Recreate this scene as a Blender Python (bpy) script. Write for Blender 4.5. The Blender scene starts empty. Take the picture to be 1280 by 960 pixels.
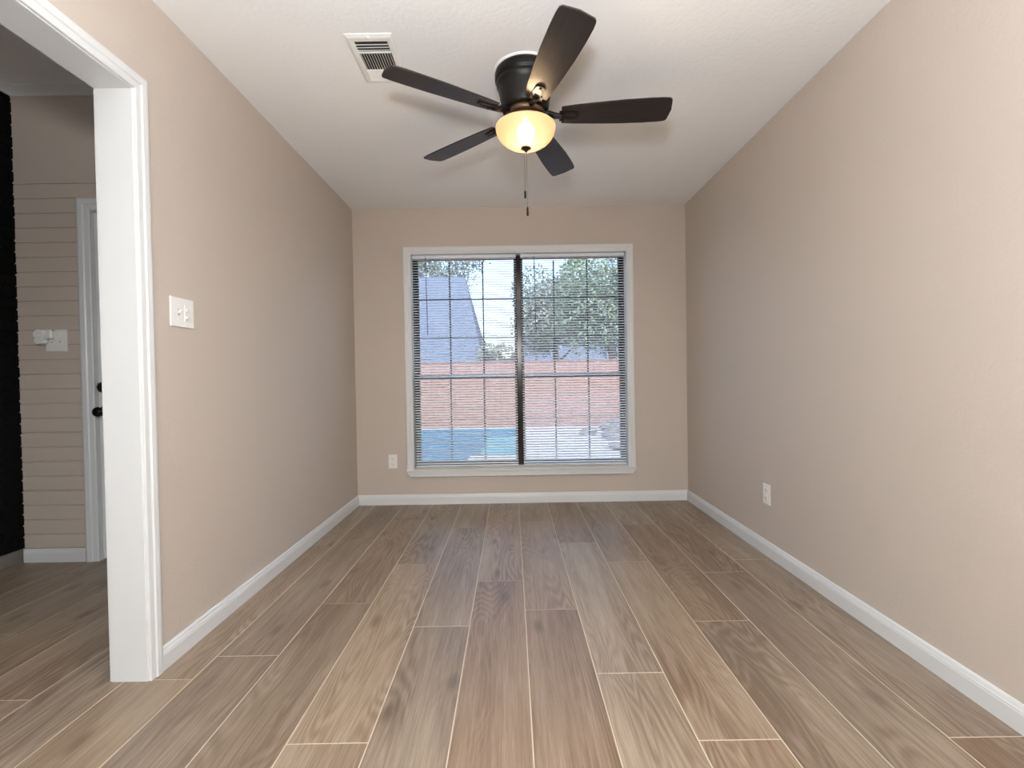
import bpy, bmesh, math, random
from mathutils import Vector, Matrix
random.seed(7)
S = bpy.context.scene
COL = S.collection
PI = math.pi

# ------------------------------------------------------------------ camera, world, lights, exposure
H = 2.44
XL, XR, YB = -1.287, 1.452, 3.962          # left wall, right wall, back wall
XH, YH, HH = -2.89, 2.816, 2.766           # hall: left wall, panelled wall, ceiling
YF = -2.6                                  # wall behind the camera
WT = 0.124                                 # thickness of the wall between room and hall

cam_d = bpy.data.cameras.new('camera')
cam = bpy.data.objects.new('camera', cam_d); COL.objects.link(cam)
cam_d.sensor_width = 36.0
cam_d.lens = 599.35 / 1280 * 36.0
cam_d.clip_start = 0.05
yaw, pitch, roll = 0.0014, -0.0149, -0.0163
cy, sy, cp, sp = math.cos(yaw), math.sin(yaw), math.cos(pitch), math.sin(pitch)
f = Vector((sy*cp, cy*cp, sp)); r = Vector((cy, -sy, 0)); u = r.cross(f)
cr, sr = math.cos(roll), math.sin(roll)
r2 = cr*r + sr*u; u2 = -sr*r + cr*u
M = Matrix((r2, u2, -f)).transposed().to_4x4()
M.translation = Vector((0, 0, 1.0439))
cam.matrix_world = M
S.camera = cam

w = bpy.data.worlds.new('sky'); S.world = w; w.use_nodes = True
nt = w.node_tree
bg = nt.nodes['Background']
sky = nt.nodes.new('ShaderNodeTexSky'); sky.sky_type = 'NISHITA'
sky.sun_disc = False; sky.sun_elevation = math.radians(50); sky.sun_rotation = math.radians(150)
sky.air_density = 1.0; sky.dust_density = 3.0; sky.ozone_density = 1.0
nt.links.new(sky.outputs[0], bg.inputs[0])
bg.inputs[1].default_value = 0.54

def lamp(name, kind, loc, energy, color=(1, 1, 1), rot=(0, 0, 0), **kw):
    d = bpy.data.lights.new(name, kind); d.energy = energy; d.color = color
    for k, v in kw.items(): setattr(d, k, v)
    o = bpy.data.objects.new(name, d); COL.objects.link(o); o.location = loc; o.rotation_euler = rot
    return o
lamp('sun', 'SUN', (0, 0, 10), 4.4, (1.0, 0.95, 0.87), (math.radians(38), 0, math.radians(-30)), angle=0.01)
lamp('camera_flash', 'POINT', (-0.06, -0.12, 1.46), 98, (0.94, 0.98, 1.0), shadow_soft_size=0.09)
# the flash head bounced off the ceiling above and behind the camera
lamp('bounce_flash', 'SPOT', (0.05, -0.35, 1.35), 385, (0.94, 0.98, 1.0), (math.radians(180), 0, 0),
     spot_size=math.radians(165), spot_blend=1.0, shadow_soft_size=0.12)
lamp('hall_daylight', 'AREA', (-2.1, -2.4, 1.0), 13, (0.88, 0.95, 1.0), (math.radians(90), 0, 0),
     shape='RECTANGLE', size=1.2, size_y=1.6)
S.view_settings.view_transform = 'Standard'
S.view_settings.look = 'None'
S.view_settings.exposure = 0.22
S.view_settings.gamma = 1.0
S.view_settings.use_curve_mapping = False

# ------------------------------------------------------------------ materials
def srgb(c):
    return tuple(((x/255)/12.92 if x/255 <= .04045 else ((x/255+.055)/1.055)**2.4) for x in c) + (1.0,)

def mat(name, col, rough=0.5, metal=0.0, bump=0.0, bscale=200.0, vary=0.0, vscale=5.0, spec=0.5, stretch=(1, 1, 1)):
    m = bpy.data.materials.new(name); m.use_nodes = True
    n = m.node_tree.nodes; L = m.node_tree.links
    b = n['Principled BSDF']
    b.inputs['Base Color'].default_value = srgb(col)
    b.inputs['Roughness'].default_value = rough
    b.inputs['Metallic'].default_value = metal
    b.inputs['Specular IOR Level'].default_value = spec
    tc = n.new('ShaderNodeTexCoord'); mp = n.new('ShaderNodeMapping')
    mp.inputs['Scale'].default_value = stretch
    L.new(tc.outputs['Object'], mp.inputs['Vector'])
    if vary:
        t = n.new('ShaderNodeTexNoise'); t.inputs['Scale'].default_value = vscale; t.inputs['Detail'].default_value = 5
        L.new(mp.outputs[0], t.inputs['Vector'])
        mx = n.new('ShaderNodeMix'); mx.data_type = 'RGBA'
        c = srgb(col)
        mx.inputs[6].default_value = tuple(x*(1-vary) for x in c[:3]) + (1,)
        mx.inputs[7].default_value = tuple(min(1, x*(1+vary)) for x in c[:3]) + (1,)
        L.new(t.outputs['Fac'], mx.inputs[0]); L.new(mx.outputs[2], b.inputs['Base Color'])
    if bump:
        t2 = n.new('ShaderNodeTexNoise'); t2.inputs['Scale'].default_value = bscale; t2.inputs['Detail'].default_value = 3
        L.new(mp.outputs[0], t2.inputs['Vector'])
        bp = n.new('ShaderNodeBump'); bp.inputs['Strength'].default_value = bump; bp.inputs['Distance'].default_value = 0.004
        L.new(t2.outputs['Fac'], bp.inputs['Height']); L.new(bp.outputs[0], b.inputs['Normal'])
    return m

WALL = (196, 184, 173)
m_wall = mat('taupe_wall_paint', WALL, 0.6, bump=0.22, bscale=90, spec=0.3)
m_ceil = mat('ceiling_paint', (243, 242, 241), 0.75, bump=0.3, bscale=60, spec=0.2)
m_trim = mat('white_trim_paint', (219, 220, 220), 0.35, bump=0.03, bscale=40)
m_white = mat('white_plastic', (236, 234, 230), 0.3, bump=0.01)
m_siding = mat('taupe_siding_paint', (200, 187, 175), 0.5, bump=0.05, bscale=30, vary=.03)
m_black = mat('black_brick_paint', (4, 4, 5), 0.7, bump=0.5, bscale=45, spec=.15)
m_hearth = mat('grey_hearth_stone', (120, 116, 108), 0.6, bump=0.2, bscale=60, vary=.2)
m_hall_floor_grey = None
m_bronze = mat('oil_rubbed_bronze', (17, 15, 14), 0.42, 0.4, bump=0.02, bscale=60)
m_copper = mat('brushed_copper_bronze', (96, 74, 58), 0.42, 0.7, bump=0.02, bscale=80)
m_blackmetal = mat('black_metal', (12, 11, 11), 0.35, 0.5)
m_alu = mat('dark_window_aluminium', (40, 35, 32), 0.2, 0.4, bump=0.01)
m_alu_light = mat('silver_window_aluminium', (176, 184, 190), 0.35, 0.6)
m_slat = mat('white_blind_enamel', (234, 238, 242), 0.4, bump=0.01)
m_cord = mat('white_cord', (205, 205, 205), 0.7)
m_wand = mat('clear_grey_wand', (96, 100, 104), 0.25)
m_slot = mat('dark_slot', (30, 28, 27), 0.6)
m_slot_grey = mat('grey_toggle_slot', (176, 173, 168), 0.5)
m_duct = mat('dark_duct', (38, 35, 33), 0.7)
m_chain = mat('chain_metal', (120, 110, 100), 0.3, 0.9)
m_grout = mat('beige_grout', (196, 180, 160), 0.8, bump=0.1, bscale=300)
m_deck = mat('pale_concrete', (150, 154, 158), 0.85, bump=0.2, bscale=40, vary=.06, vscale=2)
m_lawn = mat('tan_soil', (120, 108, 92), 0.95, bump=0.4, bscale=20, vary=.2, vscale=4)
m_fence = mat('red_brown_fence_wood', (142, 113, 106), 0.8, bump=0.2, bscale=12, vary=.18, vscale=3, stretch=(6, 6, .4))
m_roof = mat('blue_grey_shingle', (80, 94, 116), 0.85, bump=0.4, bscale=14, vary=.12, vscale=6)
m_hwall = mat('pale_house_siding', (120, 124, 132), 0.8, bump=0.1, bscale=5, vary=.05)
m_pool = mat('blue_pool_plaster', (80, 134, 164), 0.5, vary=.08, vscale=3)
m_shelf = mat('aqua_pool_plaster', (136, 176, 182), 0.5, vary=.05, vscale=3)
m_rock = mat('grey_boulder', (108, 110, 114), 0.85, bump=0.6, bscale=6, vary=.25, vscale=4)
m_bark = mat('tree_bark', (92, 80, 68), 0.9, bump=0.8, bscale=14, vary=.25, vscale=8)
def leaf_mat(name, c): return mat(name, c, 0.8, vary=.15, vscale=1.6, spec=.1)
m_leaf_a = leaf_mat('green_leaves', (116, 134, 116))
m_leaf_b = leaf_mat('grey_green_leaves', (122, 134, 128))
m_leaf_c = leaf_mat('pale_hedge_leaves', (136, 144, 138))

def wood_blade_mat():
    m = bpy.data.materials.new('espresso_blade_wood'); m.use_nodes = True
    n = m.node_tree.nodes; L = m.node_tree.links; b = n['Principled BSDF']
    tc = n.new('ShaderNodeTexCoord'); mp = n.new('ShaderNodeMapping'); mp.inputs['Scale'].default_value = (3, 70, 20)
    t = n.new('ShaderNodeTexNoise'); t.inputs['Scale'].default_value = 2.0; t.inputs['Detail'].default_value = 6
    cr_ = n.new('ShaderNodeValToRGB')
    cr_.color_ramp.elements[0].position = .3; cr_.color_ramp.elements[0].color = srgb((20, 16, 14))
    cr_.color_ramp.elements[1].position = .7; cr_.color_ramp.elements[1].color = srgb((42, 33, 29))
    L.new(tc.outputs['Object'], mp.inputs[0]); L.new(mp.outputs[0], t.inputs[0]); L.new(t.outputs[0], cr_.inputs[0])
    L.new(cr_.outputs[0], b.inputs['Base Color']); b.inputs['Roughness'].default_value = 0.42
    return m
m_blade = wood_blade_mat()

def glass_mat():
    m = bpy.data.materials.new('window_glass'); m.use_nodes = True
    n = m.node_tree.nodes; L = m.node_tree.links
    n.remove(n['Principled BSDF'])
    out = n['Material Output']
    tr = n.new('ShaderNodeBsdfTransparent'); tr.inputs[0].default_value = (.93, .96, .98, 1)
    gl = n.new('ShaderNodeBsdfGlossy'); gl.inputs['Roughness'].default_value = 0.03
    fr = n.new('ShaderNodeFresnel'); fr.inputs[0].default_value = 1.5
    mx = n.new('ShaderNodeMixShader')
    L.new(fr.outputs[0], mx.inputs[0]); L.new(tr.outputs[0], mx.inputs[1]); L.new(gl.outputs[0], mx.inputs[2])
    L.new(mx.outputs[0], out.inputs[0])
    return m
m_glass = glass_mat()

def water_mat():
    m = bpy.data.materials.new('pool_water'); m.use_nodes = True
    n = m.node_tree.nodes; L = m.node_tree.links
    n.remove(n['Principled BSDF'])
    out = n['Material Output']
    tr = n.new('ShaderNodeBsdfTransparent'); tr.inputs[0].default_value = (.75, .92, .98, 1)
    gl = n.new('ShaderNodeBsdfGlossy'); gl.inputs['Roughness'].default_value = 0.05
    t = n.new('ShaderNodeTexNoise'); t.inputs['Scale'].default_value = 4
    bp = n.new('ShaderNodeBump'); bp.inputs['Strength'].default_value = .15
    L.new(t.outputs[0], bp.inputs['Height']); L.new(bp.outputs[0], gl.inputs['Normal'])
    fr = n.new('ShaderNodeFresnel'); fr.inputs[0].default_value = 1.33
    mx = n.new('ShaderNodeMixShader')
    mf = n.new('ShaderNodeMath'); mf.operation = 'MULTIPLY'; mf.inputs[1].default_value = .12; L.new(fr.outputs[0], mf.inputs[0])
    L.new(mf.outputs[0], mx.inputs[0]); L.new(tr.outputs[0], mx.inputs[1]); L.new(gl.outputs[0], mx.inputs[2])
    L.new(mx.outputs[0], out.inputs[0])
    return m
m_water = water_mat()

def bowl_mat():
    m = bpy.data.materials.new('frosted_amber_glass'); m.use_nodes = True
    n = m.node_tree.nodes; L = m.node_tree.links
    n.remove(n['Principled BSDF'])
    out = n['Material Output']
    tl = n.new('ShaderNodeBsdfTranslucent'); tl.inputs[0].default_value = (.068, .051, .039, 1)
    df = n.new('ShaderNodeBsdfDiffuse'); df.inputs[0].default_value = (.36, .28, .21, 1)
    rf = n.new('ShaderNodeBsdfRefraction'); rf.inputs['Roughness'].default_value = .6; rf.inputs['IOR'].default_value = 1.15
    rf.inputs[0].default_value = (.135, .115, .085, 1)
    gl = n.new('ShaderNodeBsdfGlossy'); gl.inputs['Roughness'].default_value = .25
    m1 = n.new('ShaderNodeMixShader'); m1.inputs[0].default_value = .45
    L.new(tl.outputs[0], m1.inputs[1]); L.new(df.outputs[0], m1.inputs[2])
    m2 = n.new('ShaderNodeMixShader'); m2.inputs[0].default_value = .17
    L.new(m1.outputs[0], m2.inputs[1]); L.new(rf.outputs[0], m2.inputs[2])
    m3 = n.new('ShaderNodeMixShader'); m3.inputs[0].default_value = .04
    L.new(m2.outputs[0], m3.inputs[1]); L.new(gl.outputs[0], m3.inputs[2])
    L.new(m3.outputs[0], out.inputs[0])
    return m
m_bowl = bowl_mat()

def emis(name, col, s):
    m = bpy.data.materials.new(name); m.use_nodes = True
    n = m.node_tree.nodes; L = m.node_tree.links
    n.remove(n['Principled BSDF'])
    e = n.new('ShaderNodeEmission'); e.inputs[0].default_value = col; e.inputs[1].default_value = s
    L.new(e.outputs[0], n['Material Output'].inputs[0])
    return m
m_bulb = emis('lit_bulb', (1.0, .72, .43, 1), 480)

def plank_mat():
    """wood-look porcelain planks: per-tile tone from the face attribute 'tone', grain stretched along the plank"""
    m = bpy.data.materials.new('oak_look_plank_tile'); m.use_nodes = True
    n = m.node_tree.nodes; L = m.node_tree.links; b = n['Principled BSDF']
    tc = n.new('ShaderNodeTexCoord')
    at = n.new('ShaderNodeAttribute'); at.attribute_name = 'tone'
    off = n.new('ShaderNodeVectorMath'); off.operation = 'SCALE'
    comb = n.new('ShaderNodeCombineXYZ')
    for i, k in enumerate((37.0, 91.0, 53.0)):
        mm = n.new('ShaderNodeMath'); mm.operation = 'MULTIPLY'; mm.inputs[1].default_value = k
        L.new(at.outputs['Fac'], mm.inputs[0]); L.new(mm.outputs[0], comb.inputs[i])
    add = n.new('ShaderNodeVectorMath'); add.operation = 'ADD'
    L.new(tc.outputs['Object'], add.inputs[0]); L.new(comb.outputs[0], add.inputs[1])
    n.remove(off)
    def noise(scale3, sc, det, dist=0.0, rough=.55):
        mp = n.new('ShaderNodeMapping'); mp.inputs['Scale'].default_value = scale3
        L.new(add.outputs[0], mp.inputs[0])
        t = n.new('ShaderNodeTexNoise'); t.inputs['Scale'].default_value = sc; t.inputs['Detail'].default_value = det
        t.inputs['Distortion'].default_value = dist; t.inputs['Roughness'].default_value = rough
        L.new(mp.outputs[0], t.inputs[0]); return t
    def math_(op, a, b_=None, v=None):
        q = n.new('ShaderNodeMath'); q.operation = op
        L.new(a, q.inputs[0])
        if b_ is not None: L.new(b_, q.inputs[1])
        if v is not None: q.inputs[1].default_value = v
        return q.outputs[0]
    # cathedral rings: a stretched smooth field cut into bands
    field = noise((6.5, .95, 1), 1.0, 1.5, 0.3)
    bands = math_('SINE', math_('MULTIPLY', field.outputs['Fac'], v=135.0))
    bands = math_('MULTIPLY_ADD', bands, v=.5)
    bands.node.inputs[2].default_value = .5
    mask = noise((3, .5, 1), 1.3, 2)
    maskr = n.new('ShaderNodeMapRange'); maskr.inputs[1].default_value = .40; maskr.inputs[2].default_value = .60
    L.new(mask.outputs['Fac'], maskr.inputs[0])
    cath = math_('MULTIPLY', bands, maskr.outputs[0])
    fine = noise((170, 5, 1), 1.0, 5, 0, .68)
    mid = noise((26, 1.6, 1), 1.0, 5, .3)
    wide = noise((4, .7, 1), 1.0, 3)
    ramp = n.new('ShaderNodeValToRGB')
    e = ramp.color_ramp.elements
    e[0].position = .35; e[0].color = srgb((108, 88, 71))
    e[1].position = .66; e[1].color = srgb((160, 142, 123))
    x = e.new(.5); x.color = srgb((135, 116, 98))
    v = math_('ADD', math_('MULTIPLY', fine.outputs['Fac'], v=.42), math_('MULTIPLY', mid.outputs['Fac'], v=.30))
    v = math_('ADD', v, math_('MULTIPLY', wide.outputs['Fac'], v=.28))
    v = math_('SUBTRACT', v, math_('MULTIPLY', cath, v=.13))
    tone2 = math_('MULTIPLY_ADD', at.outputs['Fac'], v=.11); tone2.node.inputs[2].default_value = -.035
    v = math_('ADD', v, tone2)
    L.new(v, ramp.inputs[0])
    # knots
    vor = n.new('ShaderNodeTexVoronoi'); vor.inputs['Scale'].default_value = 1.0; vor.voronoi_dimensions = '2D'
    mpv = n.new('ShaderNodeMapping'); mpv.inputs['Scale'].default_value = (4.2, 1.5, 1)
    L.new(add.outputs[0], mpv.inputs[0]); L.new(mpv.outputs[0], vor.inputs['Vector'])
    kr = n.new('ShaderNodeMapRange'); kr.inputs[1].default_value = .03; kr.inputs[2].default_value = .11
    kr.inputs[3].default_value = .55; kr.inputs[4].default_value = 0
    L.new(vor.outputs['Distance'], kr.inputs[0])
    kmask = math_('GREATER_THAN', n_sep(n, L, vor.outputs['Color']), v=.55)
    kf = math_('MULTIPLY', kr.outputs[0], kmask)
    mx = n.new('ShaderNodeMix'); mx.data_type = 'RGBA'
    L.new(kf, mx.inputs[0]); L.new(ramp.outputs[0], mx.inputs[6]); mx.inputs[7].default_value = srgb((78, 60, 48))
    hs = n.new('ShaderNodeHueSaturation')
    fr_ = math_('FRACT', math_('MULTIPLY', at.outputs['Fac'], v=17.3))
    h_ = math_('MULTIPLY_ADD', fr_, v=.007); h_.node.inputs[2].default_value = .4975
    s_ = math_('MULTIPLY_ADD', fr_, v=-.22); s_.node.inputs[2].default_value = 1.08
    L.new(h_, hs.inputs['Hue']); L.new(s_, hs.inputs['Saturation']); L.new(mx.outputs[2], hs.inputs['Color'])
    L.new(hs.outputs[0], b.inputs['Base Color'])
    b.inputs['Roughness'].default_value = .36
    b.inputs['Specular IOR Level'].default_value = .45
    bp = n.new('ShaderNodeBump'); bp.inputs['Strength'].default_value = .08; bp.inputs['Distance'].default_value = .002
    L.new(fine.outputs['Fac'], bp.inputs['Height']); L.new(bp.outputs[0], b.inputs['Normal'])
    return m
def n_sep(n, L, col):
    s = n.new('ShaderNodeSeparateColor'); L.new(col, s.inputs[0]); return s.outputs[0]
m_plank = plank_mat()

# ------------------------------------------------------------------ mesh helpers
def link(name, bm, material, parent=None, smooth=False, recalc=True):
    if recalc: bmesh.ops.recalc_face_normals(bm, faces=bm.faces)
    me = bpy.data.meshes.new(name); bm.to_mesh(me); bm.free()
    for m in (material if isinstance(material, (list, tuple)) else [material]): me.materials.append(m)
    if smooth:
        for p in me.polygons: p.use_smooth = True
    o = bpy.data.objects.new(name, me); COL.objects.link(o)
    if parent is not None: o.parent = parent
    return o
def struct(name, bm, material, parent=None, smooth=False):
    o = link(name, bm, material, parent, smooth)
    if parent is None: o['kind'] = 'structure'
    return o
def thing(name, label, cat, loc=(0, 0, 0), rot=(0, 0, 0), group=None):
    o = bpy.data.objects.new(name, None); COL.objects.link(o)
    o.empty_display_size = .1
    o.location = loc; o.rotation_euler = rot
    o['label'] = label; o['category'] = cat
    if group: o['group'] = group
    return o
def tag(o, label, cat, group=None):
    o['label'] = label; o['category'] = cat
    if group: o['group'] = group
    return o
def NB(): return bmesh.new()
def box(bm, x0, x1, y0, y1, z0, z1, bev=0.0, segs=2):
    ret = bmesh.ops.create_cube(bm, size=1.0)
    vs = ret['verts']
    bmesh.ops.scale(bm, vec=(x1-x0, y1-y0, z1-z0), verts=vs)
    bmesh.ops.translate(bm, vec=((x0+x1)/2, (y0+y1)/2, (z0+z1)/2), verts=vs)
    if bev > 0:
        es = list({e for v in vs for e in v.link_edges})
        bmesh.ops.bevel(bm, geom=es, offset=bev, segments=segs, profile=.5, affect='EDGES')
    return vs
def boxo(*a, **k):
    bm = NB(); box(bm, *a, **k); return bm
def lathe(bm, prof, seg=48, c=(0, 0), cap=True):
    rings = []
    for rr, z in prof:
        if rr < 1e-6: rings.append([bm.verts.new((c[0], c[1], z))])
        else: rings.append([bm.verts.new((c[0]+rr*math.cos(2*PI*i/seg), c[1]+rr*math.sin(2*PI*i/seg), z)) for i in range(seg)])
    for a, b in zip(rings, rings[1:]):
        for i in range(seg):
            j = (i+1) % seg
            if len(a) == 1 and len(b) == 1: break
            if len(a) == 1: bm.faces.new((a[0], b[j], b[i]))
            elif len(b) == 1: bm.faces.new((a[i], a[j], b[0]))
            else: bm.faces.new((a[i], a[j], b[j], b[i]))
    if cap:
        for rg in (rings[0], rings[-1]):
            if len(rg) > 1: bm.faces.new(rg)
def tube(bm, pts, rad, seg=8):
    pts = [Vector(p) for p in pts]; rings = []
    for k, p in enumerate(pts):
        d = (pts[min(k+1, len(pts)-1)] - pts[max(k-1, 0)]).normalized()
        a = Vector((0, 0, 1)) if abs(d.z) < .9 else Vector((1, 0, 0))
        s = d.cross(a).normalized(); t = d.cross(s)
        rr = rad[k] if isinstance(rad, (list, tuple)) else rad
        rings.append([bm.verts.new(p + rr*(math.cos(2*PI*i/seg)*s + math.sin(2*PI*i/seg)*t)) for i in range(seg)])
    for a, b in zip(rings, rings[1:]):
        for i in range(seg): bm.faces.new((a[i], a[(i+1) % seg], b[(i+1) % seg], b[i]))
    bm.faces.new(rings[0]); bm.faces.new(rings[-1])
def prism(bm, outline, z0, z1):
    a = [bm.verts.new((x, y, z0)) for x, y in outline]; b = [bm.verts.new((x, y, z1)) for x, y in outline]
    n = len(a)
    bm.faces.new(a); bm.faces.new(b)
    for i in range(n): bm.faces.new((a[i], a[(i+1) % n], b[(i+1) % n], b[i]))
def sweep(bm, prof, frames, closed_prof=True, loop=False):
    """prof points (p, q); frames: functions (p, q) -> position at each corner of the path"""
    rings = [[bm.verts.new(fr(p, q)) for p, q in prof] for fr in frames]
    n = len(prof)
    pairs = list(zip(rings, rings[1:])) + ([(rings[-1], rings[0])] if loop else [])
    for a, b in pairs:
        for i in range(n): bm.faces.new((a[i], a[(i+1) % n], b[(i+1) % n], b[i]))
    if not loop: bm.faces.new(rings[0]); bm.faces.new(rings[-1])

# ------------------------------------------------------------------ floor: individually toned plank tiles on grout
PW, PL, PX0 = 0.2362, 1.323, 0.0445
start = {0: 2.133, 1: 1.665, 2: 1.35, 3: 2.008, 4: 2.504, 5: 1.345, -1: 2.443, -2: 2.001, -3: 1.363, -4: 2.224, -5: 1.81,
         -6: 1.673, -7: 2.31, -8: 1.576, -9: 1.05, -10: 2.0, -11: 1.3, -12: .7}
def build_floor():
    bm = NB()
    lay = bm.faces.layers.float.new('tone')
    rnd = random.Random(21)
    g = .0018
    x_min, x_max = XH-.1, XR+.05
    k0 = math.floor((x_min-PX0)/PW); k1 = math.ceil((x_max-PX0)/PW)
    for k in range(k0, k1+1):
        ys = start.get(k, 1.7)
        j = -6
        while True:
            y0 = ys + j*PL; y1 = y0+PL; j += 1
            if y0 > YB: break
            if y1 < YF: continue
            a, b = max(y0, YF)+g, min(y1, YB+.05)-g
            xa, xb = max(PX0+k*PW, x_min)+g, min(PX0+(k+1)*PW, x_max)-g
            if b <= a or xb <= xa: continue
            e = .0012; dz = -.0012
            tone = rnd.random()
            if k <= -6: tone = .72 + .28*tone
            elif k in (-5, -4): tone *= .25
            top = [bm.verts.new(p) for p in ((xa+e, a+e, 0), (xb-e, a+e, 0), (xb-e, b-e, 0), (xa+e, b-e, 0))]
            low = [bm.verts.new(p) for p in ((xa, a, dz), (xb, a, dz), (xb, b, dz), (xa, b, dz))]
            fs = [bm.faces.new(top)]
            for i in range(4): fs.append(bm.faces.new((low[i], low[(i+1) % 4], top[(i+1) % 4], top[i])))
            for f_ in fs: f_[lay] = tone; f_.material_index = 0
    n0 = len(bm.faces)
    box(bm, x_min, x_max, YF, YB+.05, -.10, -.0011)
    bm.faces.ensure_lookup_table()
    for f_ in bm.faces[n0:]: f_.material_index = 1
    return struct('floor', bm, [m_plank, m_grout])
build_floor()

# ------------------------------------------------------------------ walls and ceilings
OY0, OY1, OZ = -0.25, 1.661, 2.055            # opening to the hall (finished jamb faces)
JT = .018                                     # jamb board
struct('ceiling', boxo(XL-WT, XR+.1, YF-.1, YB+.02, H, H+.1), m_ceil)
bm = NB()                                     # wall between the room and the hall, with its opening
box(bm, XL-WT, XL, YF, OY0-JT, 0, H); box(bm, XL-WT, XL, OY1+JT, YB+.02, 0, H); box(bm, XL-WT, XL, OY0-JT, OY1+JT, OZ+JT, H)
box(bm, XL-WT, XL-.02, YF, YB, H+.1, HH+.02)
struct('wall_left', bm, m_wall)
struct('wall_right', boxo(XR, XR+.12, YF, YB+.02, 0, H), m_wall)
WX0, WX1, WZ0, WZ1 = -.816, .962, .300, 2.066   # window opening
bm = NB()
WB = YB+.16
box(bm, XL-WT, WX0, YB, WB, -.12, H+.1); box(bm, WX1, XR+.12, YB, WB, -.12, H+.1)
box(bm, WX0, WX1, YB, WB, -.12, WZ0); box(bm, WX0, WX1, YB, WB, WZ1, H+.1)
struct('wall_back', bm, m_wall)
struct('wall_front', boxo(XH-.12, XR+.12, YF-.12, YF, 0, HH+.1), m_wall)
struct('ceiling_hall', boxo(XH-.12, XL-WT, YF, YH+.2, HH, HH+.1), m_ceil)

# panelled wall of the hall: boards with small shadow gaps
DX0, DX1, DZ = -2.438, -1.62, 2.052
def shiplap():
    bm = NB()
    pitch = .0854; z = .0804
    zs = []
    k = 0
    while z < HH:
        z1 = min(z+pitch-.006, HH)
        zs.append((z, z1)); z += pitch
    for (a, b) in zs:
        if a > 2.18: a0, b0 = a, b+.0062        # the upper boards are filled and read as smooth
        else: a0, b0 = a, b
        if b0 < DZ+.02:
            box(bm, XH, DX0-.05, YH, YH+.012, a0, b0, .0015, 1)
        else:
            box(bm, XH, XL-WT, YH, YH+.012, a0, b0, 0 if a > 2.18 else .0015, 1)
    box(bm, XH-.12, DX0-.03, YH+.009, YH+.12, 0, HH)
    box(bm, DX0-.03, XL-WT, YH+.009, YH+.12, DZ+.03, HH)
    return struct('wall_hall_back', bm, m_siding)
shiplap()

# black painted brick side wall of the hall, standing clear of the floor over a grey hearth strip
def black_wall():
    bm = NB()
    bw, bh = .2, .067
    z = .082; row = 0
    while z < 2.70:
        y = YF - (bw/2 if row % 2 else 0)
        zt = min(z+bh-.008, 2.712)
        while y < YH-.004:
            a, b = max(y, YF), min(y+bw-.008, YH+.006)
            if b-a > .01 and b > 1.0: box(bm, XH-.02, XH+.006+random.uniform(0, .004), a, b, z, zt, .003, 1)
            y += bw
        z += bh; row += 1
    box(bm, XH-.12, XH+.002, YF, YH+.1, .082, HH)
    return struct('wall_hall_left', bm, m_black)
black_wall()
struct('trim_1', boxo(XH-.12, XH-.012, YF, YH+.1, 0, .084), m_hearth)

# hall crown moulding
bm = NB()
prof = [(0, 0), (.05, 0), (.05, -.010), (.036, -.018), (.018, -.034), (.012, -.050), (0, -.050)]
y1 = YH
sweep(bm, prof, [lambda p, q: (XH+.012+p, YF, HH+q), lambda p, q: (XH+.012+p, y1-p, HH+q), lambda p, q: (XL-WT, y1-p, HH+q)])
struct('trim_2', bm, m_trim)

# baseboards: stepped profile (p out of the wall, q up)
BP = [(0, 0), (.014, 0), (.014, .056), (.0125, .060), (.0125, .064), (.010, .068), (.0075, .078), (.004, .083), (0, .083)]
bm = NB(); sweep(bm, BP, [lambda p, q: (XL+p, OY1+.058, q), lambda p, q: (XL+p, YB-p, q)]); struct('baseboard_left', bm, m_trim)
bm = NB(); sweep(bm, BP, [lambda p, q: (XL+p, YB-p, q), lambda p, q: (XR-p, YB-p, q)]); struct('baseboard_back', bm, m_trim)
bm = NB(); sweep(bm, BP, [lambda p, q: (XR-p, YF, q), lambda p, q: (XR-p, YB-p, q)]); struct('baseboard_right', bm, m_trim)
bm = NB(); sweep(bm, BP, [lambda p, q: (XH+.014, YH-p, q*.94), lambda p, q: (DX0-.078, YH-p, q*.94)]); struct('baseboard_hall', bm, m_trim)

# cased opening between room and hall: jamb boards and moulded casing
bm = NB()
xa, xb = XL-WT-.001, XL+.001
box(bm, xa, xb, OY1, OY1+JT, 0, OZ+JT, .001, 1); box(bm, xa, xb, OY0-JT, OY0, 0, OZ+JT, .001, 1); box(bm, xa, xb, OY0, OY1, OZ, OZ+JT, .001, 1)
CP = [(.004, 0), (.004, .009), (.006, .011), (.024, .012), (.027, .0135), (.030, .0165), (.046, .0175), (.054, .0165), (.057, .013), (.057, 0)]
def casing_x(bm, xw, sgn, y0, y1, z1, prof=CP):
    fr = [lambda p, q: (xw+sgn*q, y0-p, 0), lambda p, q: (xw+sgn*q, y0-p, z1+p), lambda p, q: (xw+sgn*q, y1+p, z1+p), lambda p, q: (xw+sgn*q, y1+p, 0)]
    sweep(bm, prof, fr)
casing_x(bm, XL, 1, OY0, OY1, OZ)
casing_x(bm, XL-WT, -1, OY0, OY1, OZ)
struct('trim_3', bm, m_trim)

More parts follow.
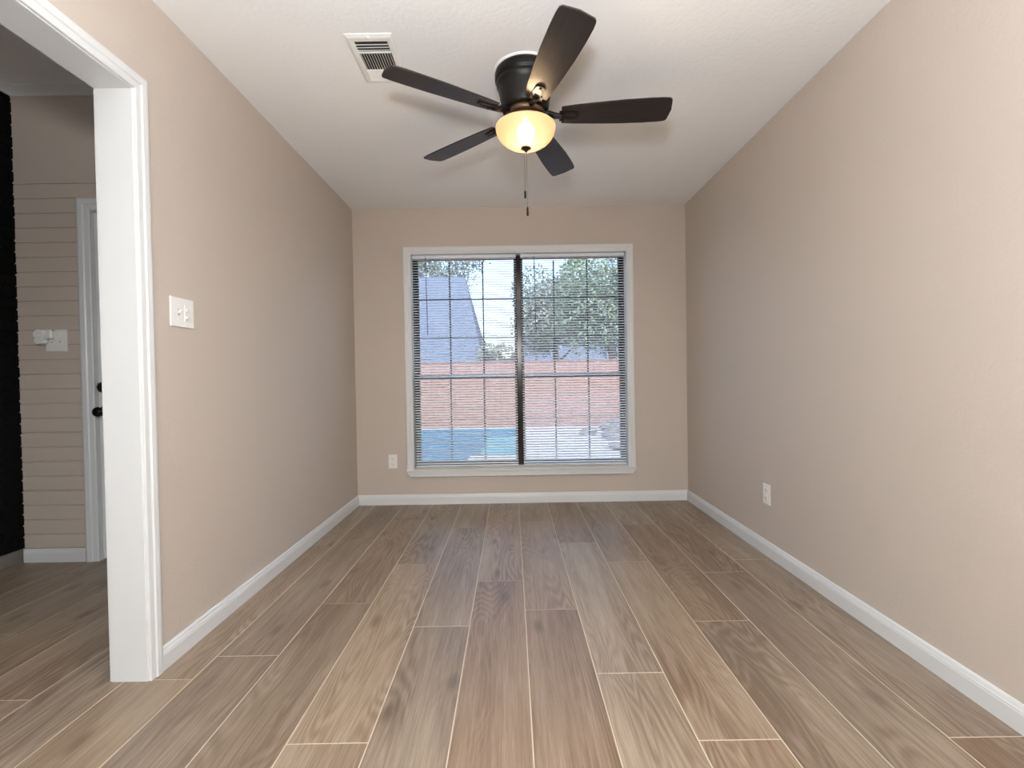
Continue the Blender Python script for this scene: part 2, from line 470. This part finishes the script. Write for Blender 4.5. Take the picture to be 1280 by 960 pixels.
# hall door: casing, jamb, slab with panels, knob and deadbolt
def casing_y(bm, yw, x0, x1, z0, z1, prof):
    fr = [lambda p, q: (x0-p, yw-q, z0), lambda p, q: (x0-p, yw-q, z1+p), lambda p, q: (x1+p, yw-q, z1+p), lambda p, q: (x1+p, yw-q, z0)]
    sweep(bm, prof, fr)
bm = NB()
DP = [(.0, 0), (.0, .010), (.006, .013), (.030, .015), (.036, .020), (.060, .022), (.070, .018), (.075, .012), (.075, 0)]
casing_y(bm, YH, DX0, DX1-.22, 0, DZ, DP)
box(bm, DX0-.018, DX0, YH-.002, YH+.11, 0, DZ+.018); box(bm, DX1-.22, DX1-.202, YH-.002, YH+.11, 0, DZ+.018); box(bm, DX0, DX1-.22, YH-.002, YH+.11, DZ, DZ+.018)
box(bm, DX0, DX0+.012, YH+.058, YH+.09, 0, DZ)
struct('trim_4', bm, m_trim)
d = bpy.data.objects.new('door_1', None); COL.objects.link(d); d.location = (DX0+.003, YH+.016, 0); d['kind'] = 'structure'
def door_slab():
    bm = NB(); W = DX1-.22-DX0-.006; T = .04
    box(bm, 0, W, 0, T, .012, DZ-.004, .0015, 1)
    for (x0, x1) in ((.11, W/2-.04), (W/2+.04, W-.11)):
        for (z0, z1) in ((.22, .78), (.93, 1.52), (1.64, 1.92)):
            box(bm, x0, x1, -.006, .004, z0, z1, .006, 1)
    return bm
link('slab', door_slab(), m_trim, d)
def knob(parent, x, z):
    bm = NB(); lathe(bm, [(0, 0), (.032, 0), (.033, .004), (.028, .010), (.014, .012), (.011, .03), (.014, .036), (.025, .042), (.029, .052), (.026, .062), (.014, .067), (0, .068)], 24)
    o = link('knob', bm, m_blackmetal, parent, True); o.location = (x, 0, z); o.rotation_euler = (PI/2, 0, 0)
    o['label'] = 'round black door knob'
knob(d, .036, .880)
bm = NB(); lathe(bm, [(0, 0), (.034, 0), (.035, .006), (.032, .022), (.022, .028), (0, .028)], 8)
box(bm, -.004, .004, -.018, .018, .026, .042, .001, 1)
o = link('deadbolt', bm, m_blackmetal, d); o.location = (.038, 0, 1.022); o.rotation_euler = (PI/2, 0, 0); o['label'] = 'black deadbolt'
bm = NB(); box(bm, .0, DX1-.22-DX0-.006, -.002, .03, DZ-.0035, DZ+.0, 0); 
link('weather_strip', bm, m_blackmetal, d)

# ------------------------------------------------------------------ window casing (picture frame), stool and apron
bm = NB()
WCP = [(.0, 0), (.0, .010), (.004, .012), (.020, .012), (.024, .014), (.030, .0165), (.050, .0175), (.058, .016), (.061, .012), (.061, 0)]
x0, x1, z1 = WX0+.004, WX1-.004, WZ1-.004
fr = [lambda p, q: (x0-p, YB-q, .288), lambda p, q: (x0-p, YB-q, z1+p), lambda p, q: (x1+p, YB-q, z1+p), lambda p, q: (x1+p, YB-q, .288)]
sweep(bm, WCP, fr)
# stool and apron with mitred ends
box(bm, WX0-.058, WX1+.058, YB-.030, YB+.002, .272, .290, .004, 2)
box(bm, WX0+.001, WX1-.001, YB, YB+.075, .285, .302, .002, 1)
AP = [(-.872, .272), (-.868, .258), (-.845, .232), (.990, .232), (1.014, .258), (1.018, .272)]
vs_f = [bm.verts.new((x, YB-.018, z)) for x, z in AP]; vs_b = [bm.verts.new((x, YB+.001, z)) for x, z in AP]
bm.faces.new(vs_f); bm.faces.new(vs_b)
for i in range(6): bm.faces.new((vs_f[i], vs_f[(i+1) % 6], vs_b[(i+1) % 6], vs_b[i]))
box(bm, -.846, .991, YB-.0225, YB-.016, .230, .241, .002, 1)
# painted reveal lining
t = .004
box(bm, WX0, WX0+t, YB, YB+.075, .300, WZ1); box(bm, WX1-t, WX1, YB, YB+.075, .300, WZ1); box(bm, WX0, WX1, YB, YB+.075, WZ1-t, WZ1)
struct('trim_5', bm, m_trim)

# ------------------------------------------------------------------ twin single-hung window
win = bpy.data.objects.new('window_1', None); COL.objects.link(win); win['kind'] = 'structure'
win.location = (0, YB+.075, 0)
XM = .0725                       # centre mullion
def rect_frame(bm, x0, x1, z0, z1, w_, y0, y1, wt=None, wb=None):
    wt = wt or w_; wb = wb or w_
    box(bm, x0, x0+w_, y0, y1, z0, z1, .002, 1); box(bm, x1-w_, x1, y0, y1, z0, z1, .002, 1)
    box(bm, x0+w_, x1-w_, y0, y1, z1-wt, z1, .002, 1); box(bm, x0+w_, x1-w_, y0, y1, z0, z0+wb, .002, 1)
bm = NB()
rect_frame(bm, WX0, WX1, WZ0, WZ1, .024, .0, .08, wt=.014)
box(bm, XM-.019, XM+.019, -.012, .078, WZ0+.02, WZ1-.02, .003, 2)
link('window_frame', bm, m_alu, win)
ZM = 1.052
for (a, b) in ((WX0+.022, XM-.018), (XM+.018, WX1-.022)):
    # upper sash (outer track) and lower sash (inner track)
    bm = NB(); rect_frame(bm, a, b, ZM-.016, WZ1-.012, .020, .044, .070, wt=.014)
    link('upper_sash', bm, m_alu, win)
    bm = NB(); rect_frame(bm, a, b, WZ0+.022, ZM+.020, .022, .012, .038, wt=.034)
    link('lower_sash', bm, m_alu, win)
    bm = NB(); box(bm, a+.02, b-.02, .006, .014, ZM-.002, ZM+.016, .001, 1); link('meeting_rail', bm, m_alu_light, win)
    w3 = (b-a)/3
    bm = NB()
    for k in (1, 2): box(bm, a+k*w3-.006, a+k*w3+.006, .051, .063, ZM+.004, WZ1-.042)
    for k in (1, 2):
        zz = ZM + (WZ1-.03-ZM)*k/3; box(bm, a+.02, b-.02, .051, .063, zz-.006, zz+.006)
    link('muntins', bm, m_alu, win)
    bm = NB()
    for k in (1, 2): box(bm, a+k*w3-.006, a+k*w3+.006, .020, .032, WZ0+.044, ZM-.014)
    zz = (WZ0+ZM)/2+.01; box(bm, a+.02, b-.02, .020, .032, zz-.006, zz+.006)
    link('muntins', bm, m_alu, win)
    bm = NB(); bmesh.ops.create_grid(bm, x_segments=1, y_segments=1, size=.5)
    for v in bm.verts: v.co = Vector((a+.018+(v.co.x+.5)*(b-a-.036), .057, ZM+(v.co.y+.5)*(WZ1-.04-ZM)))
    link('upper_pane', bm, m_glass, win)
    bm = NB(); bmesh.ops.create_grid(bm, x_segments=1, y_segments=1, size=.5)
    for v in bm.verts: v.co = Vector((a+.018+(v.co.x+.5)*(b-a-.036), .026, WZ0+.03+(v.co.y+.5)*(ZM-.01-WZ0-.03)))
    link('lower_pane', bm, m_glass, win)

# ------------------------------------------------------------------ mini blinds
def blind(x0, x1, label):
    t = thing('window_blind', label, 'blind', ((x0+x1)/2, YB+.036, 0), group='mini blinds in the window')
    hw = (x1-x0)/2
    ztop, zbot = WZ1-.006, .3045
    bm = NB(); box(bm, -hw, hw, -.013, .013, ztop-.026, ztop, .002, 1); link('headrail', bm, m_slat, t)
    bm = NB(); sp_ = .0212; z = ztop-.034; tilt = math.radians(22)
    while z > zbot+.018:
        up, dn = [], []
        for k in range(5):
            s = -1+k/2; yy = s*.0125; cz = .0022*(1-s*s)
            y_, z_ = yy*math.cos(tilt)-cz*math.sin(tilt), yy*math.sin(tilt)+cz*math.cos(tilt)
            up.append((bm.verts.new((-hw+.004, y_, z+z_+.0003)), bm.verts.new((hw-.004, y_, z+z_+.0003))))
            dn.append((bm.verts.new((-hw+.004, y_, z+z_-.0003)), bm.verts.new((hw-.004, y_, z+z_-.0003))))
        for k in range(4):
            bm.faces.new((up[k][0], up[k][1], up[k+1][1], up[k+1][0])); bm.faces.new((dn[k][0], dn[k+1][0], dn[k+1][1], dn[k][1]))
        for k in (0, 4): bm.faces.new((up[k][0], dn[k][0], dn[k][1], up[k][1]))
        z -= sp_
    link('slats', bm, m_slat, t)
    bm = NB(); box(bm, -hw+.003, hw-.003, -.0125, .0125, zbot, zbot+.012, .003, 2); link('bottom_rail', bm, m_slat, t)
    for fx in (-.72, 0, .72):
        bm = NB()
        for yy in (-.0138, .0138): tube(bm, [(fx*hw, yy, ztop-.02), (fx*hw, yy, zbot+.006)], .0006, 5)
        link('ladder_cord', bm, m_cord, t)
    bm = NB(); tube(bm, [(-hw+.112, -.022, ztop-.012), (-hw+.112, -.022, ztop-.03), (-hw+.122, -.024, ztop-.66)], [.002, .003, .0034], 6)
    link('tilt_wand', bm, m_wand, t)
    return t
blind(-.806, .0535, 'white mini blind with open slats on the left window sash, before the pool')
blind(.0905, .953, 'white mini blind with open slats on the right window sash, before the pale deck')

# ------------------------------------------------------------------ wall plates
def outlet(label, loc, rz):
    t = thing('wall_outlet', label, 'outlet', loc, (0, 0, rz), 'duplex outlets')
    bm = NB(); box(bm, -.036, .036, -.006, 0, -.058, .058, .0025, 2); link('cover_plate', bm, m_white, t)
    for zz in (-.0225, .0225):
        bm = NB()
        out = []
        for k in range(24):
            a = 2*PI*k/24; out.append((max(-.0165, min(.0165, .0195*math.cos(a))), max(-.0145, min(.0145, .0175*math.sin(a)))))
        A = [bm.verts.new((x, -.0085, zz+y)) for x, y in out]; B = [bm.verts.new((x, -.005, zz+y)) for x, y in out]
        bm.faces.new(A); bm.faces.new(B)
        for i in range(24): bm.faces.new((A[i], A[(i+1) % 24], B[(i+1) % 24], B[i]))
        rc = link('receptacle', bm, m_white, t)
        bm = NB()
        box(bm, -.0075, -.0055, -.0089, -.006, zz-.002, zz+.007); box(bm, .0055, .0075, -.0089, -.006, zz-.002, zz+.006)
        box(bm, -.002, .002, -.0089, -.006, zz-.0105, zz-.0065)
        link('slots', bm, m_slot, rc)
    bm = NB(); lathe(bm, [(0, 0), (.003, 0), (.003, .0015), (0, .002)], 10)
    for v in bm.verts: v.co = Vector((v.co.x, -.006-v.co.z, v.co.y))
    link('screw', bm, m_white, t)
    return t
outlet('small white duplex outlet on the back wall, left of the window', (-.990, YB, .360), 0)
outlet('small white duplex outlet low on the right wall', (XR, 2.728, .350), -PI/2)

def toggle_bm(): 
    bm = NB(); box(bm, -.0045, .0045, -.019, -.004, -.006, .006, .0015, 1)
    for v in bm.verts: v.co.z += -v.co.y*.45-.003
    return bm
t = thing('light_switch', 'white two-gang light switch plate on the left wall beside the cased opening', 'switch', (XL, 1.881, 1.315), (0, 0, PI/2))
bm = NB(); box(bm, -.066, .066, -.007, 0, -.057, .057, .0035, 3); link('cover_plate', bm, m_white, t)
bm = NB(); box(bm, -.0285, -.0175, -.0078, -.004, -.0125, .0125, .0006, 1); link('toggle_slot', bm, m_slot_grey, t)
o = link('toggle', toggle_bm(), m_white, t); o.location = (-.023, 0, 0)
bm = NB(); box(bm, .008, .038, -.0085, -.004, -.0335, .0335, .002, 1); link('duplex_switch_body', bm, m_white, t)
for zz in (.014, -.014):
    bm = NB(); box(bm, -.008, .008, -.016, -.006, -.004, .004, .0015, 1); o = link('toggle', bm, m_white, t); o.location = (.023, 0, zz); o.rotation_euler = (.25, 0, 0)
for xx, zz in ((-.023, .030), (-.023, -.030), (.023, .0475), (.023, -.0475)):
    bm = NB(); lathe(bm, [(0, 0), (.0034, 0), (.0034, .001), (0, .0018)], 10)
    for v in bm.verts: v.co = Vector((v.co.x, -.007-v.co.z, v.co.y))
    o = link('screw', bm, m_white, t); o.location = (xx, 0, zz)

t = thing('hall_switch', 'white switch plate with rounded white bracket on the grooved taupe hall wall', 'switch', (-2.655, YH, 1.299))
bm = NB(); box(bm, -.062, .062, -.007, 0, -.064, .064, .003, 2); link('cover_plate', bm, m_white, t)
for xx in (-.024, .022):
    bm = NB(); box(bm, xx-.0055, xx+.0055, -.0078, -.004, -.0125, .0125, .0005, 1); link('toggle_slot', bm, m_slot_grey, t)
    o = link('toggle', toggle_bm(), m_white, t); o.location = (xx, 0, 0)
bm = NB()
def cyl_y(bm, x, z, rr, y0, y1):
    n0 = len(bm.verts)
    lathe(bm, [(0, y0), (rr*.9, y0), (rr, y0+.004), (rr, y1-.004), (rr*.9, y1), (0, y1)], 28)
    bm.verts.ensure_lookup_table()
    for v in bm.verts[n0:]: v.co = Vector((x+v.co.x, -v.co.z, z+v.co.y))
box(bm, -.068, .006, -.045, -.006, .008, .062, .008, 3)
cyl_y(bm, -.066, .034, .029, .012, .05); cyl_y(bm, -.060, .000, .024, .014, .055)
link('bracket', bm, m_white, t)

# ------------------------------------------------------------------ ceiling air register
t = thing('air_vent', 'white louvred air register in the ceiling left of the fan', 'vent', (-.558, 2.117, H))
bm = NB()
a, b = .098, .160; ia, ib0, ib1 = .068, -.118, .130
P = [(a, 0), (a, -.003), (a-.012, -.008), (ia+.004, -.008), (ia, -.004), (ia, 0)]
def corner(sx, sy_):
    def fr_(p, q):
        ex = p; ey = (b - (a-p)*(b-(.124))/(a-ia))
        return (sx*ex, sy_*ey + .006*(a-p)/(a-ia), q)
    return fr_
sweep(bm, P, [corner(-1, -1), corner(1, -1), corner(1, 1), corner(-1, 1)], loop=True)
link('frame', bm, m_white, t)
bm = NB(); box(bm, -ia-.004, ia+.004, ib0-.004, ib1+.004, -.0012, -.0004); link('duct_mouth', bm, m_duct, t)
def louvre_x(bm, y, tilt, wdt=.016):
    n0 = len(bm.verts); vs = box(bm, -ia, ia, -wdt/2, wdt/2, -.0006, .0006)
    bmesh.ops.rotate(bm, cent=(0, 0, 0), matrix=Matrix.Rotation(tilt, 3, 'X'), verts=vs); bmesh.ops.translate(bm, vec=(0, y, -.0065), verts=vs)
def louvre_y(bm, x, y0, y1, tilt, wdt=.010):
    vs = box(bm, -wdt/2, wdt/2, y0, y1, -.0005, .0005)
    bmesh.ops.rotate(bm, cent=(0, 0, 0), matrix=Matrix.Rotation(tilt, 3, 'Y'), verts=vs); bmesh.ops.translate(bm, vec=(x, 0, -.006), verts=vs)
for y in (-.103, -.086, -.069):
    bm = NB(); louvre_x(bm, y, math.radians(50), .010); link('louvre', bm, m_white, t)
bm = NB(); box(bm, -ia, ia, -.057, -.052, -.009, -.002); link('divider', bm, m_white, t)
for k in range(12):
    x = -ia + .006 + k*(2*ia-.012)/11
    bm = NB(); louvre_y(bm, x, -.052, .064, math.radians(54), .009); link('louvre', bm, m_white, t)
bm = NB(); box(bm, -ia, ia, .064, .069, -.009, -.002); link('divider', bm, m_white, t)
for y in (.078, .096, .114):
    bm = NB(); louvre_x(bm, y, math.radians(-16), .0155); link('louvre', bm, m_white, t)
bm = NB(); box(bm, -.004, .004, -.150, -.140, -.012, -.006, .001, 1); link('damper_lever', bm, m_white, t)

# ------------------------------------------------------------------ ceiling fan
FX, FY = .0845, 2.22
fan = thing('ceiling_fan', 'dark bronze five-blade hugger ceiling fan with lit amber bowl light', 'fan', (FX, FY, H))
Z = lambda z: z - H
bm = NB(); lathe(bm, [(0, 0), (.143, 0), (.142, -.003), (.135, -.006), (0, -.006)], 64); link('ceiling_plate', bm, m_ceil, fan, False)
prof = [(0, -.006), (.134, -.006), (.137, -.014), (.137, -.040), (.134, -.047), (.129, -.050), (.131, -.056), (.130, -.066), (.124, -.074), (.120, -.090), (.112, -.14), (.107, -.172), (.102, -.180), (0, -.180)]
bm = NB(); lathe(bm, prof, 64); link('motor_housing', bm, m_bronze, fan, True)
bm = NB(); lathe(bm, [(0, -.180), (.086, -.180), (.090, -.186), (.090, -.198), (.084, -.206), (.070, -.208), (.066, -.216), (.074, -.224), (.098, -.230), (.118, -.236), (.122, -.243), (0, -.243)], 64)
link('light_fitter', bm, m_copper, fan, True)
# bowl: open at the top, frosted
Rb, zb0, zb1 = .137, Z(2.190), Z(2.092)
prof = [(Rb-.006, zb0+.003), (Rb, zb0), (Rb+.001, zb0-.006)]
for k in range(1, 15):
    a = k/14*PI/2
    prof.append((Rb*math.cos(a)**.95 if k < 14 else .006, zb0-.006-(zb0-.006-zb1)*math.sin(a)))
bm = NB(); lathe(bm, prof, 64, cap=False); bowl = link('light_bowl', bm, m_bowl, fan, True)
bm = NB(); bmesh.ops.create_uvsphere(bm, u_segments=20, v_segments=12, radius=.034)
o = link('bulb', bm, m_bulb, fan, True); o.location = (0, -.015, Z(2.165))
bm = NB(); lathe(bm, [(0, zb1+.012), (.022, zb1+.012), (.024, zb1+.006), (.018, zb1-.002), (.010, zb1-.004), (.009, zb1-.010), (.005, zb1-.015), (0, zb1-.017)], 28)
link('finial', bm, m_bronze, fan, True)
for (dx, dy, zl, zp) in ((-.0065, -.004, 1.894, 1.864), (.0035, .004, 1.822, 1.786)):
    bm = NB()
    z = Z(2.078)
    tube(bm, [(dx*.4, dy*.4, z+.006), (dx, dy, z-.02), (dx, dy, Z(zl))], .0008, 5)
    zz = z-.02
    while zz > Z(zl):
        bmesh.ops.create_icosphere(bm, subdivisions=1, radius=.0016, matrix=Matrix.Translation((dx, dy, zz))); zz -= .0055
    ch = link('pull_chain', bm, m_chain, fan, True)
    bm = NB(); lathe(bm, [(0, Z(zl)+.004), (.003, Z(zl)+.003), (.0045, Z(zl)-.001), (.0050, Z(zp)+.003), (.004, Z(zp)), (0, Z(zp))], 14, (dx, dy))
    link('pull_bob', bm, m_blackmetal, ch, True)
# blades and irons
TH0 = -1.325
BZ = Z(2.237)
def blade_bm():
    bm = NB()
    out = []
    r0, r1 = .165, .668
    up = [(r0, .048), (.22, .055), (.32, .0625), (.44, .0695), (.54, .0715), (.61, .0705)]
    pts = [(r0, -.048)] + [(x, -y) for x, y in up[1:]]
    rc = .018
    for k in range(7):
        a = -PI/2 + k/6*PI/2
        pts.append((.650-rc+rc*math.cos(a), -.068+rc+rc*math.sin(a)))
    pts.append((.657, 0))
    for k in range(7):
        a = k/6*PI/2
        pts.append((.650-rc+rc*math.cos(a), .068-rc+rc*math.sin(a)))
    pts += [(x, y) for x, y in reversed(up)]
    prism(bm, pts, -.003, .003)
    return bm
def iron_bm():
    """bracket under the blade: arm from the motor, open trapezoid plate"""
    bm = NB()
    o_ = [(.155, -.030), (.235, -.020), (.243, -.012), (.243, .012), (.235, .020), (.155, .030)]
    i_ = [(.168, -.016), (.222, -.010), (.226, -.006), (.226, .006), (.222, .010), (.168, .016)]
    for z0, z1 in ((-.0085, -.0035),):
        A = [bm.verts.new((x, y, z0)) for x, y in o_]; B = [bm.verts.new((x, y, z1)) for x, y in o_]
        C_ = [bm.verts.new((x, y, z0)) for x, y in i_]; D_ = [bm.verts.new((x, y, z1)) for x, y in i_]
        for i in range(6):
            j = (i+1) % 6
            bm.faces.new((A[i], A[j], C_[j], C_[i])); bm.faces.new((B[i], B[j], D_[j], D_[i]))
            bm.faces.new((A[i], A[j], B[j], B[i])); bm.faces.new((C_[i], C_[j], D_[j], D_[i]))
    tube(bm, [(.075, 0, .012), (.11, 0, .010), (.135, 0, -.003), (.165, 0, -.006)], [.012, .013, .014, .012], 8)
    for x, y in ((.185, -.020), (.185, .020), (.232, 0)):
        bmesh.ops.create_icosphere(bm, subdivisions=2, radius=.0045, matrix=Matrix.Translation((x, y, -.0085)))
    return bm
bl_me = ir_me = None
pitch_b = math.radians(-12)
for k in range(5):
    a = TH0 + k*2*PI/5
    if k == 0:
        bl = link('blade', blade_bm(), m_blade, fan); ir = link('blade_iron', iron_bm(), m_bronze, bl)
    else:
        bl0, ir0 = bl, ir
        bl = bl0.copy(); COL.objects.link(bl); bl.parent = fan
        ir = ir0.copy(); COL.objects.link(ir); ir.parent = bl
    bl.location = (0, 0, BZ); bl.rotation_euler = (Matrix.Rotation(a, 3, 'Z') @ Matrix.Rotation(pitch_b, 3, 'X')).to_euler()

# ------------------------------------------------------------------ outside: deck, pool, fence, trees, neighbour
GZ = -.12
px0, px1, py0, py1, psx = -6.5, .15, 6.2, 10.75, -.56   # pool: deep part to psx, shallow ledge to px1
bm = NB()
# deck with the pool cut out
for (a, b, c_, d_) in ((-14, 14, YB+.16, py0), (-14, px0-.1, py0, py1), (px1+.1, 14, py0, py1), (-14, 14, py1+.1, 11.18)):
    box(bm, a, b, c_, d_, GZ-.15, GZ)
struct('patio_deck', bm, m_deck)
struct('ground', boxo(-30, 30, 11.18, 45, GZ-.25, GZ-.03), m_lawn)
t = thing('swimming_pool', 'blue swimming pool with pale coping and shallow aqua ledge, seen through the left blind', 'pool', (-2, 8.5, GZ))
L_ = lambda x, y: (x+2, y-8.5)
def lbox(bm, a, b, c_, d_, e_, f_, **k): box(bm, a+2, b+2, c_-8.5, d_-8.5, e_, f_, **k)
bm = NB()
lbox(bm, px0, psx, py0, py1, -1.5, -1.4); lbox(bm, px0-.1, px0, py0, py1, -1.5, -.02); lbox(bm, px0, px1, py1, py1+.1, -1.5, -.02); lbox(bm, px0, px1, py0, py0+.1, -1.5, -.02); lbox(bm, px1, px1+.1, py0, py1+.1, -1.5, -.02)
link('basin', bm, m_pool, t)
bm = NB(); lbox(bm, psx, px1, py0, py1, -1.45, -.16, bev=.02); link('shallow_ledge', bm, m_shelf, t)
bm = NB(); lbox(bm, px0, px1, py0, py1, -.035, -.03); link('water', bm, m_water, t)
bm = NB()
lbox(bm, px0-.3, px1+.3, py1, py1+.28, 0, .035, bev=.012); lbox(bm, px1, px1+.28, 6.96, py1, 0, .035, bev=.012)
lbox(bm, -.62, px1+.3, py0, 6.95, -.12, .035, bev=.012)
lbox(bm, px0-.3, -.62, py0-.28, py0, 0, .035, bev=.012)
link('coping', bm, m_deck, t)

FYD = 11.45
t = thing('backyard_fence', 'red-brown vertical board fence across the yard behind the pool', 'fence', (0, FYD, GZ))
bm = NB(); x = -9.0; k = 0
while x < 9.0:
    dz = random.uniform(-.006, .006); box(bm, x, x+.132, 0, .018, -.03, 1.52+dz, .002, 1); x += .139; k += 1
link('boards', bm, m_fence, t)
for zz in (.25, 1.25):
    bm = NB(); box(bm, -9, 9, .018, .058, zz, zz+.085); link('rail', bm, m_fence, t)
bm = NB(); box(bm, -9, 9, -.012, .07, 1.52, 1.558, .003, 1); link('cap_board', bm, m_fence, t)
for i in range(8):
    bm = NB(); box(bm, -8.9+i*2.5, -8.8+i*2.5, .058, .148, -.03, 1.5); link('post', bm, m_fence, t)

# neighbouring house: long hipped grey roof behind the fence
t = thing('neighbour_house', 'blue-grey shingled roof of the house rising behind the fence at left', 'house', (-5.0, 19.0, GZ))
bm = NB(); box(bm, -6, 3.7, -1.5, 4, 0, 1.6); link('house_wall', bm, m_hwall, t)
bm = NB()
V = [bm.verts.new(p) for p in ((-6.5, -2.0, 1.5), (4.06, -2.0, 1.5), (4.06, 5, 1.5), (-6.5, 5, 1.5), (-4, 1.5, 5.47), (3.1, 1.5, 5.47))]
for q in ((0, 1, 5, 4), (1, 2, 5), (2, 3, 4, 5), (3, 0, 4), (0, 3, 2, 1)): bm.faces.new([V[i] for i in q])
link('roof', bm, m_roof, t)
bm = NB(); box(bm, -6.5, 4.06, -2.03, -1.98, 1.35, 1.51); box(bm, 4.03, 4.08, -2, 5, 1.35, 1.51); link('fascia', bm, m_trim, t)
t2 = thing('garden_shed', 'low blue-grey roofed outbuilding just over the fence top at right', 'shed', (5.2, 27.0, GZ))
bm = NB(); box(bm, -4.6, 4.6, -1, 1.6, 0, 1.9); link('shed_wall', bm, m_hwall, t2)
bm = NB()
V = [bm.verts.new(p) for p in ((-4.8, -1.3, 1.8), (4.8, -1.3, 1.8), (4.8, 1.9, 1.8), (-4.8, 1.9, 1.8), (-4.4, .3, 3.5), (4.4, .3, 3.5))]
for q in ((0, 1, 5, 4), (1, 2, 5), (2, 3, 4, 5), (3, 0, 4), (0, 3, 2, 1)): bm.faces.new([V[i] for i in q])
link('shed_roof', bm, m_roof, t2)

def tree(label, x, y, h, cr, cz, ml, n, seed, cat='tree', name='garden_tree', sq=1.0, leaf=.12):
    rnd = random.Random(seed)
    t = thing(name, label, cat, (x, y, GZ-.05))
    bm = NB()
    tube(bm, [(0, 0, 0), (.04, .02, h*.25), (-.03, 0, h*.5), (.02, .03, h*.8)], [.16, .13, .10, .03], 8)
    for i in range(5):
        a = i*1.26+rnd.random(); tube(bm, [(0, 0, h*(.3+.07*i)), (math.cos(a)*cr*.4, math.sin(a)*cr*.4, h*(.42+.08*i)), (math.cos(a)*cr*.75, math.sin(a)*cr*.75, h*(.5+.08*i))], [.06, .04, .015], 6)
    link('trunk', bm, m_bark, t, True)
    bm = NB()
    blobs = [(Vector((rnd.uniform(-1, 1)*cr*.6, rnd.uniform(-1, 1)*cr*.6, cz+rnd.uniform(-1, 1)*cr*.55*sq)), cr*rnd.uniform(.35, .6)) for _ in range(16)]
    for _ in range(n):
        c, rr = rnd.choice(blobs)
        d_ = Vector((rnd.gauss(0, 1), rnd.gauss(0, 1), rnd.gauss(0, 1))).normalized()
        p = c + d_*rr*rnd.uniform(.75, 1.05)
        a_ = Vector((rnd.gauss(0, 1), rnd.gauss(0, 1), rnd.gauss(0, 1))).normalized()
        b_ = a_.cross(d_ + Vector((.01, .02, .03))).normalized(); s = leaf*rnd.uniform(.6, 1.3)
        bm.faces.new([bm.verts.new(q) for q in (p-a_*s, p+b_*s*.45, p+a_*s, p-b_*s*.45)])
    o = link('foliage', bm, ml, t, recalc=False)
    return t
tree('broad green tree filling the upper right of the window', 3.05, 14.4, 4.7, 1.75, 3.35, m_leaf_a, 17000, 3, leaf=.065)
tree('grey-green tree behind the right window sash, next to the centre mullion', 1.85, 19.8, 5.6, 1.8, 3.8, m_leaf_b, 17000, 4, leaf=.075)
tree('tall grey-green tree above the neighbour roof at far left', -4.4, 29.5, 9.6, 3.0, 8.2, m_leaf_b, 9000, 5, leaf=.1)
tree('pale rounded shrub tree over the fence left of the centre mullion', -.42, 13.9, 2.6, .62, 1.75, m_leaf_c, 6000, 6, sq=.6, leaf=.05)

# rocks at the right end of the deck
rock_l = ['large grey boulder lying on the pale deck at the right of the window', 'flat grey rock on the deck in front of the large boulder', 'small grey rock on the deck left of the large boulder', 'grey rock on the deck behind the large boulder, by the fence']
for i, (x, y, sx, sy_, sz) in enumerate(((2.0, 8.9, .30, .34, .20), (1.72, 7.6, .16, .34, .07), (1.50, 9.5, .16, .16, .10), (2.25, 10.1, .34, .26, .17))):
    bm = NB(); bmesh.ops.create_icosphere(bm, subdivisions=3, radius=1)
    rnd = random.Random(50+i)
    ph = [rnd.uniform(0, 6) for _ in range(6)]
    for v in bm.verts:
        k = 1 + .16*math.sin(3*v.co.x+ph[0])*math.cos(2.5*v.co.y+ph[1]) + .12*math.sin(5*v.co.z+ph[2]+2*v.co.x) + .07*math.sin(9*v.co.y+ph[3])
        v.co = Vector((v.co.x*k*sx, v.co.y*k*sy_, max(v.co.z*k, -.45)*sz+.4*sz))
    o = link('boulder', bm, m_rock, None, False); o.location = (x, y, GZ)
    tag(o, rock_l[i], 'rock', 'boulders on the deck')
